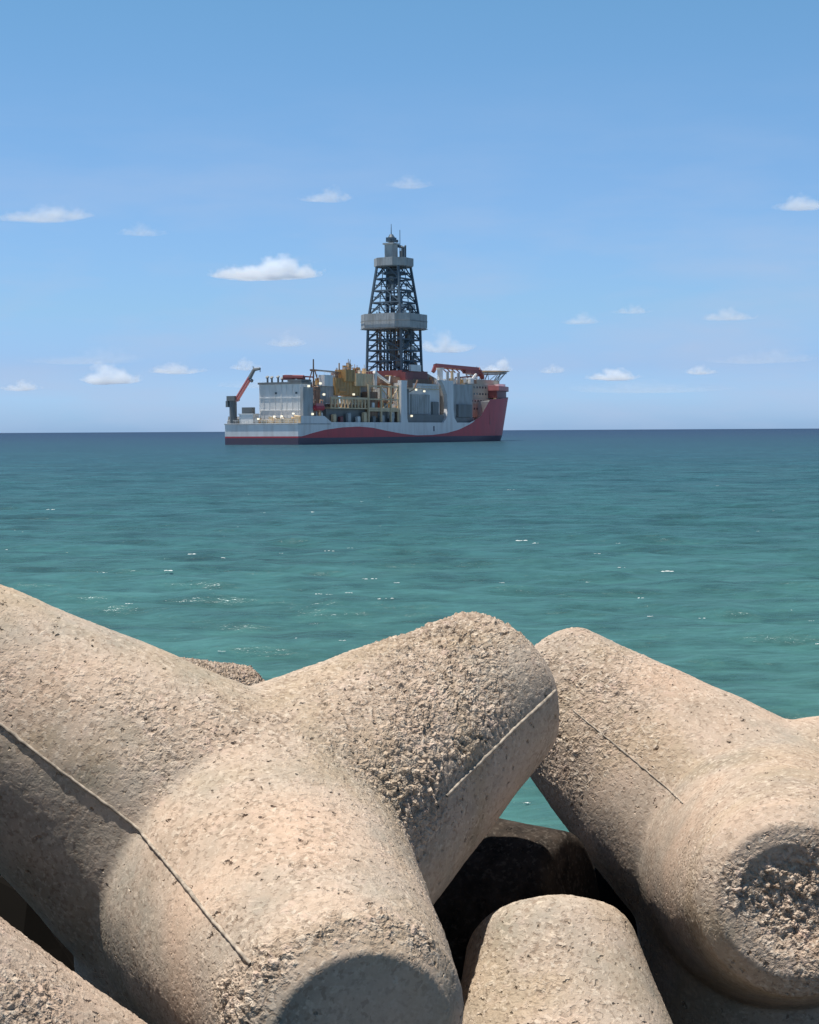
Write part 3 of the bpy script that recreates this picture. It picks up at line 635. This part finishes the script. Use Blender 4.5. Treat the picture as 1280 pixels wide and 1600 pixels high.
    q = MB(); q.box(95, 131, .8, 1.4, 26.6, 27.0); q.bar((95, .9, 28.1), (131, .9, 28.1), .08)
    for u in np.arange(95, 131, 2.6): q.bar((u, .9, 27), (u, .9, 28.1), .07)
    q.build('walkway', cream, S)
    q = MB(); q.bar((104, 1.0, 27), (107, 1.0, 31), .4); q.bar((99, 1, 25), (104, 1, 26.6), .3); q.box(97, 102, .8, 2.6, 27.2, 31); q.build('hose_station', brown, S)
    for (u, v, z) in ((100.5, .6, 13.2), (105, .6, 26.2), (113, .5, 25.6), (19.5, .9, 27.4), (22.5, 1, 22.5), (12, .3, 13.6), (50, 2.5, 23), (9, .2, 26)):
        q = MB(); q.bar((u, v+.4, z), (u, v+1.6, z), .12); po = q.build('lamp_bracket', grey, S)
        q = MB(); q.box(u-.5, u+.5, v-.3, v+.4, z-.45, z+.45); q.build('lamp', lampm, po)
    # hull mark
    q = MB(); q.box(121, 122.2, -.06, -.02, 5.6, 8.2); q.build('draught_mark', navy, S)
    # ---- derrick
    cu, cv = 116.5, 20.0
    q = MB(); q.box(cu-22, cu+26, 8, 32, 9, 29); q.box(cu-14, cu+16, 7, 33, 29, 32.0); q.build('substructure', brown, S)
    q = MB(); q.box(cu-13, cu+13, cv-12, cv+12, 32.0, 36.0); q.box(cu-14.5, cu-7, cv-15, cv-12.1, 31, 35.0); q.build('drill_floor', dred, S)
    q = MB(); q.box(cu-6, cu+4, cv-13.4, cv-12.05, 35.8, 39.0); q.build('drillers_cabin', pale, S)
    q = MB(); q.plate([(cu+11, 29.2), (cu+34, 29.2), (cu+29, 33.0), (cu+12, 37.5)], 12, 24); q.build('catwalk_machine', dgrey, S)
    q = MB(); q.box(cu-34, cu-15, 8, 26, 29.1, 32.6); q.build('mud_house', brown, S)
    D0 = MB()
    def w_at(z): return float(np.interp(z, [35.5, 59, 65, 89], [10.2, 9.6, 9.1, 6.2]))
    levels = [35.8, 41, 46.4, 51.8, 57.3, 64.6, 70.5, 76.5, 82.5, 88.8]
    cs = [(-1, -1), (1, -1), (1, 1), (-1, 1)]
    for a, b in zip(levels[:-1], levels[1:]):
        wa, wb = w_at(a), w_at(b)
        for k in range(4):
            (x0, y0), (x1, y1) = cs[k], cs[(k+1) % 4]
            pa, pb = Vector((cu+x0*wa, cv+y0*wa, a)), Vector((cu+x0*wb, cv+y0*wb, b))
            qa, qb = Vector((cu+x1*wa, cv+y1*wa, a)), Vector((cu+x1*wb, cv+y1*wb, b))
            D0.bar(pa, pb, .72); D0.bar(pa, qa, .42)
            mid = (pb+qb)/2; D0.bar(pa, mid, .38); D0.bar(qa, mid, .38); D0.bar(pb, qb, .45)
            ma = (pa+qa)/2; D0.bar(ma, mid, .22)
            D0.bar((pa+pb)/2, (ma+mid)/2, .17); D0.bar((qa+qb)/2, (ma+mid)/2, .17)
    dk = D0.build('derrick', lat, S)
    # guide rails, racked pipe, drilling gear inside
    q = MB()
    for (x, y) in ((-2.2, -1.5), (2.2, -1.5), (-2.2, 3), (2.2, 3)): q.bar((cu+x, cv+y, 36), (cu+x, cv+y, 89), .38)
    for z in np.arange(38, 91, 4.2): q.bar((cu-2.2, cv-1.5, z), (cu+2.2, cv+3, z+2), .18)
    q.build('guide_rail', lat, dk)
    q = MB()
    for k in range(70):
        x = cu-7+14*(k % 9)/8+rnd.uniform(-.3, .3); y = cv+rnd.choice([-6.2, -5.2, 4.5, 6.0]); 
        if abs(x-cu) < 2: continue
        q.bar((x, y, 36), (x, y, rnd.choice([50, 56, 63, 66])), .26)
    q.build('racked_pipe', brown, dk)
    for (x, y, z, sx, sy, sz, m) in ((-1.8, -1, 80, 4, 4, 8, lat), (-1.5, -2.5, 70, 3.4, 3, 4, dgrey), (-7.5, -7.5, 67, 6, 1.0, 2.4, pale), (2, -8, 67.5, 5.5, 1, 2.2, pale), (-6, -6.5, 72.8, 3, 1, 2.2, grey), (3, -6.6, 74, 3, 1, 3, grey), (-8, -8, 44, 3, 1, 3, pale), (-3, -8.6, 47.3, 3, 1, 4.5, lat), (2, -9, 38, 5, 1, 4, brown), (4.5, -7, 50, 4, 3, 6.5, lat), (-1.5, -1, 42, 3, 3, 9, dgrey), (-8.5, -8, 38, 4, 2, 4, dgrey), (-5, -8, 76, 10, .8, 1.0, lat), (-4.5, -5.5, 84.7, 9, 9, 1.0, lat), (5, 0, 58.5, 3, 7, 1, lat), (1.5, -7.8, 60, 3, .8, 4, grey)):
        q = MB(); q.box(cu+x, cu+x+sx, cv+y, cv+y+sy, z, z+sz); q.bar((cu+x, cv+y-.1, z+sz*.5), (cu+x+sx, cv+y-.1, z+sz*.5), .15); q.build('derrick_equipment', m, dk)
    for k in range(64):
        z = rnd.uniform(38, 84); w_ = w_at(z)*.86; x = rnd.uniform(-w_, w_-1.5); sd = rnd.choice([-1, -1, 0])
        q = MB(); sx, sz = rnd.uniform(.8, 2.6), rnd.uniform(.8, 3.0); y = -w_ if sd else rnd.uniform(-w_, w_)
        q.box(cu+x, cu+x+sx, cv+y, cv+y+1, z, z+sz); q.bar((cu+x-.5, cv+y, z), (cu+x+sx+.5, cv+y, z), .16); q.build('derrick_equipment', rnd.choice([pale, grey, lat, lat, dgrey, pale]), dk)
    def octa(w, c): return [(cu+x*w, cv+y*w) for x, y in ((-1, -c), (-c, -1), (c, -1), (1, -c), (1, c), (c, 1), (-c, 1), (-1, c))]
    def ring(w, c, z0, z1, th, name, m):
        a, b = octa(w, c), octa(w-th, c); q = MB(); vs_ = [(*p, z) for p in a for z in (z0, z1)]; vi = [(*p, z) for p in b for z in (z0, z1)]
        n = 8; V_ = vs_+vi; F_ = []
        for k in range(n):
            k2 = (k+1) % n; o_, o2, i_, i2 = 2*k, 2*k2, 16+2*k, 16+2*k2
            F_ += [(o_, o2, o2+1, o_+1), (i2, i_, i_+1, i2+1), (o_+1, o2+1, i2+1, i_+1), (o2, o_, i_, i2)]
        q.add(V_, F_)
        for k in range(n):      # panel joints
            p, p2 = Vector((*a[k], 0)), Vector((*a[(k+1) % n], 0))
            for t in np.arange(.0, 1, 1.6/max(1, (p2-p).length)):
                c_ = p.lerp(p2, t); q.bar((c_.x, c_.y, z0+.1), (c_.x, c_.y, z1-.1), .09)
        return q.build(name, m, dk)
    ring(14.2, .62, 57.6, 64.6, .35, 'wind_wall', grey)
    q = MB(); q.prism(octa(13.8, .62), 57.0, 57.5); q.build('platform', dgrey, dk)
    q = MB()
    for z in (57.2, 61): 
        o8 = octa(14.5, .62)
        for k in range(8): q.bar((*o8[k], z), (*o8[(k+1) % 8], z), .14)
    q.build('platform_rail', dgrey, dk)
    ring(8.9, .50, 88.9, 92.9, .3, 'wind_wall', grey)
    q = MB(); q.prism(octa(8.5, .5), 88.5, 88.9); q.build('platform', dgrey, dk)
    # crown block: stepped cabin with dome, vents and aerials
    q = MB(); q.box(cu-4.6, cu+.3, cv-2.2, cv+2.6, 91.1, 102.6); q.box(cu-5.2, cu+1.0, cv-2.8, cv+3.4, 101.9, 102.7); q.build('crown_cabin', grey, dk)
    q = MB(); q.box(cu-3.6, cu+.3, cv-1.5, cv+2.4, 103.4, 105.6); q.bar((cu-1.6, cv+.4, 105.6), (cu-1.6, cv+.4, 107.2), 1.9, 10, .9)
    for d in (-4.6, 2.2): q.box(cu+d-.5, cu+d+.8, cv-1, cv+0, 103.5, 104.8)
    q.build('crown_block', lat, dk)
    q = MB(); q.bar((cu-1.6, cv+.4, 107.0), (cu-1.6, cv+.4, 112.5), .26, 5, .12); q.build('aerial', lat, dk)
    q = MB(); q.bar((cu+4.6, cv-1, 95), (cu+4.6, cv-1, 110), .24, 5, .16); q.box(cu+2.6, cu+6, cv-1.6, cv-.4, 101, 102.2); q.build('aerial', lat, dk)
    for x, z in ((1.5, 98.5), (3.2, 101.2), (4.8, 101.0), (6.6, 101.8)):
        q = MB(); q.bar((cu+x, cv-3, 91.2), (cu+x, cv-3, z), .45, 6); q.bar((cu+x, cv-3, z), (cu+x, cv-3, z+.6), .6, 6, .3); q.build('vent_pipe', lat if x > 4 else dgrey, dk)
    for o_ in list(dk.children):
        if o_.name.split('.')[0] in ('crown_cabin', 'crown_block', 'aerial', 'vent_pipe'): o_.location.z = -2.2
    # ---- forward of the derrick
    q = MB(); q.bar((146, 14, 36.5), (148.5, 14, 39.8), 1.2); q.bar((148, 14, 39.8), (196, 14, 39.2), 1.35); q.bar((196, 14, 39.6), (201.5, 14, 34.8), 1.5)
    q.box(180, 199, 13, 15, 36.6, 39.0)
    q.bar((199, 14, 36.0), (170, 14, 34.0), .45)
    for u in np.arange(150, 180, 5): q.bar((u, 14, 39), (u+5, 14, 36.8), .3)
    fc = q.build('pipe_handling_crane', dred, S)
    q = MB(); q.bar((148, 11, 29), (148, 11, 37.6), 1.5, 8); q.bar((148, 11, 37.6), (148, 11, 38.6), 2.1, 8); q.build('pedestal', pale, fc)
    q = MB(); q.bar((176, 11, 29), (188, 11, 36.4), .7); q.bar((176, 11, 33.4), (190, 11, 34.4), .5); q.box(172, 180, 11, 13, 31.5, 34); q.box(180, 187, 11, 13, 29.6, 31.4); q.build('riser_gantry', pale, S)
    for u, h in ((156, 37), (161, 37.5), (168, 36.5)):
        q = MB(); q.bar((u, 11, 29), (u, 11, h), .8, 6); q.build('vent_post', rnd.choice([grey, cream, dred]), S)
    q = MB(); q.box(142, 172, 9.1, 31, 9.2, 29.4); q.box(143, 171, 8.6, 9.0, 29, 29.4); q.build('riser_deck', brown, S)
    for k in range(60):
        u = rnd.uniform(92, 204); v = rnd.uniform(9.5, 13); s = rnd.uniform(.8, 2.4)
        q = MB(); q.box(u-s, u+s, v-.8, v+.8, 29.0, 29.6+rnd.uniform(1, 4.2)); q.bar((u-s, v-.9, 30), (u+s, v-.9, 31), .2)
        q.build('deck_module', rnd.choice([cream, pale, grey, brown, och, cream, pale]), S)
    # accommodation block
    q = MB(); q.box(170, 206, 8, 32, 13, 31.0); q.box(176, 210, 7.4, 32.6, 20, 23); q.box(185, 212, 9, 31, 26, 33.5)
    ab = q.build('accommodation_block', paint('beige_cladding', (.42, .38, .32), .6, .4, (.25, .2, .16)), S)
    for z in (17, 21.2, 25, 28.6):
        for u in np.arange(173, 206, 3.3):
            q = MB(); v_ = 7.3 if 20 < z < 23 and u > 176 else 7.9
            q.box(u, u+1.3, v_, v_+.08, z, z+1.1); q.build('window', glass, ab)
    q = MB(); q.box(205, 213.5, 6, 34, 30.2, 31.4); q.build('bridge_wing', pale, ab)
    # red forecastle top and bulwark cap
    q = MB(); 
    pts = [(u, 20-half(u, 26)) for u in np.arange(196, 236.2, 2.5)]; pts2 = [(u, 40-v) for u, v in pts][::-1]
    q.prism(pts+pts2, 27.6, 30.0); q.build('forecastle_deck', pink, S)
    q = MB(); pi = [(u-.6, 20-max(.1, half(u, 26)-1.2)) for u in np.arange(197, 233, 2.5)]; q.prism(pi+[(u, 40-v) for u, v in pi][::-1], 23.5, 27.5); q.build('mooring_recess', dred, S)
    q = MB(); q.bar((233.2, 17.2, 21), (234.8, 16.6, 24.5), 1.5, 8, 1.1); q.bar((233.0, 16.0, 20.5), (234.2, 18.8, 20.2), .7); q.build('anchor', dgrey, S)
    for u in (198, 204, 211):
        q = MB(); q.box(u-.8, u+.8, 3.5+(u-198)*.35, 5.0+(u-198)*.35, 22, 29.6); q.build('fairlead_column', cream, S)
    # helideck with truss
    hu, hv, hr = 217, 20, 12.0
    q = MB(); q.prism([(hu+hr*math.cos(R(22.5+45*k)), hv+hr*math.sin(R(22.5+45*k))) for k in range(8)], 38.2, 39.0); hd = q.build('helideck', paint('helideck_grey', (.30, .38, .37), .6), S)
    q = MB()
    for k in range(8):
        t = R(22.5+45*k); p = Vector((hu+hr*.95*math.cos(t), hv+hr*.95*math.sin(t), 38.2)); b_ = Vector((hu-5+5*math.cos(t), hv+7*math.sin(t), 30)); q.bar(p, b_, .3)
        p2 = Vector((hu+hr*.95*math.cos(t+R(45)), hv+hr*.95*math.sin(t+R(45)), 38.2)); q.bar(b_, p2, .22); q.bar(p+Vector((0, 0, -.6)), p2+Vector((0, 0, -.6)), .35)
    q.build('truss', grey, hd)
    q = MB()
    for k in range(8):
        t0, t1 = R(22.5+45*k), R(67.5+45*k); rr = hr+1.6
        q.add([(hu+hr*math.cos(t0), hv+hr*math.sin(t0), 38.4), (hu+hr*math.cos(t1), hv+hr*math.sin(t1), 38.4), (hu+rr*math.cos(t1), hv+rr*math.sin(t1), 38.9), (hu+rr*math.cos(t0), hv+rr*math.sin(t0), 38.9)], [(0, 1, 2, 3)])
    q.build('safety_net', cream, hd)
    q = MB(); q.bar((206, 20, 33.4), (206, 20, 41.5), .3, 6, .15); q.bar((206, 17.5, 37.5), (206, 22.5, 37.5), .2); q.build('radar_mast', grey, S)
make_ship()

# ------------------------------------------------------------------ fair-weather clouds, far out over the sea
def make_cloud(px, py, w, h, dens, label, seed, dist=0.0, flat=True):
    """px,py,w,h describe the bearing, height and angular size as seen from the shore"""
    dist = 6500.0+(py-280)*28+(seed*911 % 1300); sc = dist/2500.0
    d = cam_right*((px-640)/2500)+cam_fwd+cam_up*((800-py)/2500)
    d = d/d.y*dist; c = Vector((d.x, d.y, d.z+6))
    rnd = random.Random(seed); rx, rz = w*sc*.5, h*sc*.5; ry = rx*.7
    # lumpy closed hull, flat below
    nu, nv = 40, 20; vs_ = []
    for j in range(nv+1):
        th = math.pi*j/nv
        for i in range(nu):
            a = 2*math.pi*i/nu; dx, dy, dz = math.sin(th)*math.cos(a), math.sin(th)*math.sin(a), math.cos(th)
            n_ = 1.1+.22*mnoise.noise(Vector((dx*1.6+seed, dy*1.6, dz*1.6)))
            z = dz*rz*n_
            if flat and z < 0: z *= .35
            vs_.append((dx*rx*n_, dy*ry*n_, z))
    fs_ = [(j*nu+i, (j+1)*nu+i, (j+1)*nu+(i+1) % nu, j*nu+(i+1) % nu) for j in range(nv) for i in range(nu)]
    m = bpy.data.materials.new('cloud_vapour'); m.use_nodes = True; n, l = nt(m); n.remove(n['Principled BSDF'])
    pv = n.new('ShaderNodeVolumePrincipled'); pv.inputs['Color'].default_value = (.90, .95, 1, 1); pv.inputs['Anisotropy'].default_value = 0.0  # faint blue tint stands in for haze in front of the cloud
    l.new(pv.outputs[0], n['Material Output'].inputs['Volume'])
    tc = n.new('ShaderNodeTexCoord')
    mp = n.new('ShaderNodeMapping'); mp.inputs['Scale'].default_value = (1/rx, 1/ry, 1/rz); l.new(tc.outputs['Object'], mp.inputs[0])
    def lobe(cx, cz, sx, sz):
        q = n.new('ShaderNodeMapping'); q.inputs['Location'].default_value = (-cx/sx, 0, -cz/sz); q.inputs['Scale'].default_value = (1/sx, 1/max(sx, .55), 1/sz); l.new(mp.outputs[0], q.inputs[0])
        w_ = n.new('ShaderNodeVectorMath'); w_.operation = 'LENGTH'; l.new(q.outputs[0], w_.inputs[0]); return w_.outputs['Value']
    hx = rnd.uniform(-.25, .35) if seed != 1.0 else .22
    field = lobe(0, -.30, .95, .42)                      # long flat base, then the humps that rise from it
    for (cx, cz, sx, sz) in ((hx, .05, .42, .62), (hx+rnd.uniform(.2, .4), -.1, .36, .45), (hx-rnd.uniform(.3, .55), -.15, .32, .42)):
        q = n.new('ShaderNodeMath'); q.operation = 'SMOOTH_MIN'; q.inputs[2].default_value = .25; l.new(field, q.inputs[0]); l.new(lobe(cx, cz, sx, sz), q.inputs[1]); field = q.outputs[0]
    mp2 = n.new('ShaderNodeMapping'); mp2.inputs['Scale'].default_value = (2.6/rz/ (1.6), 2.6/rz/1.6, 2.6/rz/1.2); mp2.inputs['Location'].default_value = (seed*3.1, seed, seed*.7); l.new(tc.outputs['Object'], mp2.inputs[0])
    mp2.inputs['Scale'].default_value = (1.5/rz, 1.5/rz, 1.8/rz)
    no = n.new('ShaderNodeTexNoise'); no.inputs['Scale'].default_value = 1.0; no.inputs['Detail'].default_value = 6; no.inputs['Roughness'].default_value = .55; l.new(mp2.outputs[0], no.inputs[0])
    a = n.new('ShaderNodeMath'); a.operation = 'MULTIPLY_ADD'; a.inputs[1].default_value = 2.8; a.inputs[2].default_value = -.78; l.new(no.outputs[0], a.inputs[0])
    b = n.new('ShaderNodeMath'); b.operation = 'SUBTRACT'; l.new(a.outputs[0], b.inputs[0]); l.new(field, b.inputs[1])
    mr = n.new('ShaderNodeMapRange'); mr.inputs[1].default_value = -.55; mr.inputs[2].default_value = 1.0; mr.inputs[3].default_value = 0; mr.inputs[4].default_value = dens**1.5*3.2/rx
    l.new(b.outputs[0], mr.inputs[0]); l.new(mr.outputs[0], pv.inputs['Density'])
    o = mesh_obj('cloud', vs_, fs_, m); o.location = c
    tag(o, label, 'cloud', 'small clouds above the sea')
CL = [
 (415, 425, 185, 62, 2.2, 'brightest white cloud left of the derrick top'),
 (60, 337, 150, 44, 1.0, 'long pale cloud at the left edge high above the ship'),
 (172, 590, 100, 56, 1.6, 'bright puffy cloud low at left of the ship'),
 (275, 578, 95, 32, 1.0, 'flat pale cloud just left of the stern crane'),
 (33, 605, 62, 30, .9, 'small pale cloud lowest at the far left'),
 (508, 308, 82, 40, .7, 'faint cloud above and left of the derrick'),
 (640, 287, 75, 34, .5, 'faintest cloud straight above the derrick'),
 (1255, 320, 90, 40, 1.0, 'white cloud cut off by the right edge'),
 (908, 500, 66, 36, .6, 'faint cloud at middle height right of the derrick'),
 (987, 485, 66, 28, .5, 'thin cloud beside the faint one right of the derrick'),
 (1137, 494, 90, 36, .7, 'faint grey cloud at middle height on the far right'),
 (958, 588, 84, 34, 1.5, 'bright low cloud right of the bow'),
 (1095, 580, 52, 26, .9, 'small low cloud on the far right'),
 (700, 540, 90, 60, .8, 'soft cloud just right of the derrick legs'),
 (775, 575, 52, 40, 1.1, 'small white cloud behind the helideck'),
 (222, 362, 80, 36, .45, 'very faint small cloud on the left'),
 (447, 534, 66, 40, .5, 'faint cloud over the stern deck block'),
 (385, 572, 50, 34, .7, 'pale cloud behind the stern crane tip'),
 (862, 578, 46, 26, .6, 'small faint low cloud between the bow and the bright low cloud'),
 (430, 598, 190, 46, .42, 'wide thin veil of cloud low behind the stern'),
 (1010, 606, 260, 40, .36, 'wide thin band of cloud low right of the bow'),
 (130, 560, 200, 44, .34, 'wide faint veil of cloud low on the left above the bright puffy one'),
 (1185, 560, 170, 44, .36, 'wide faint cloud low at the far right'),
 (690, 590, 130, 60, .45, 'pale cloud low behind the forward red crane'),
]
for k, c in enumerate(CL): make_cloud(*c, k+1.0)
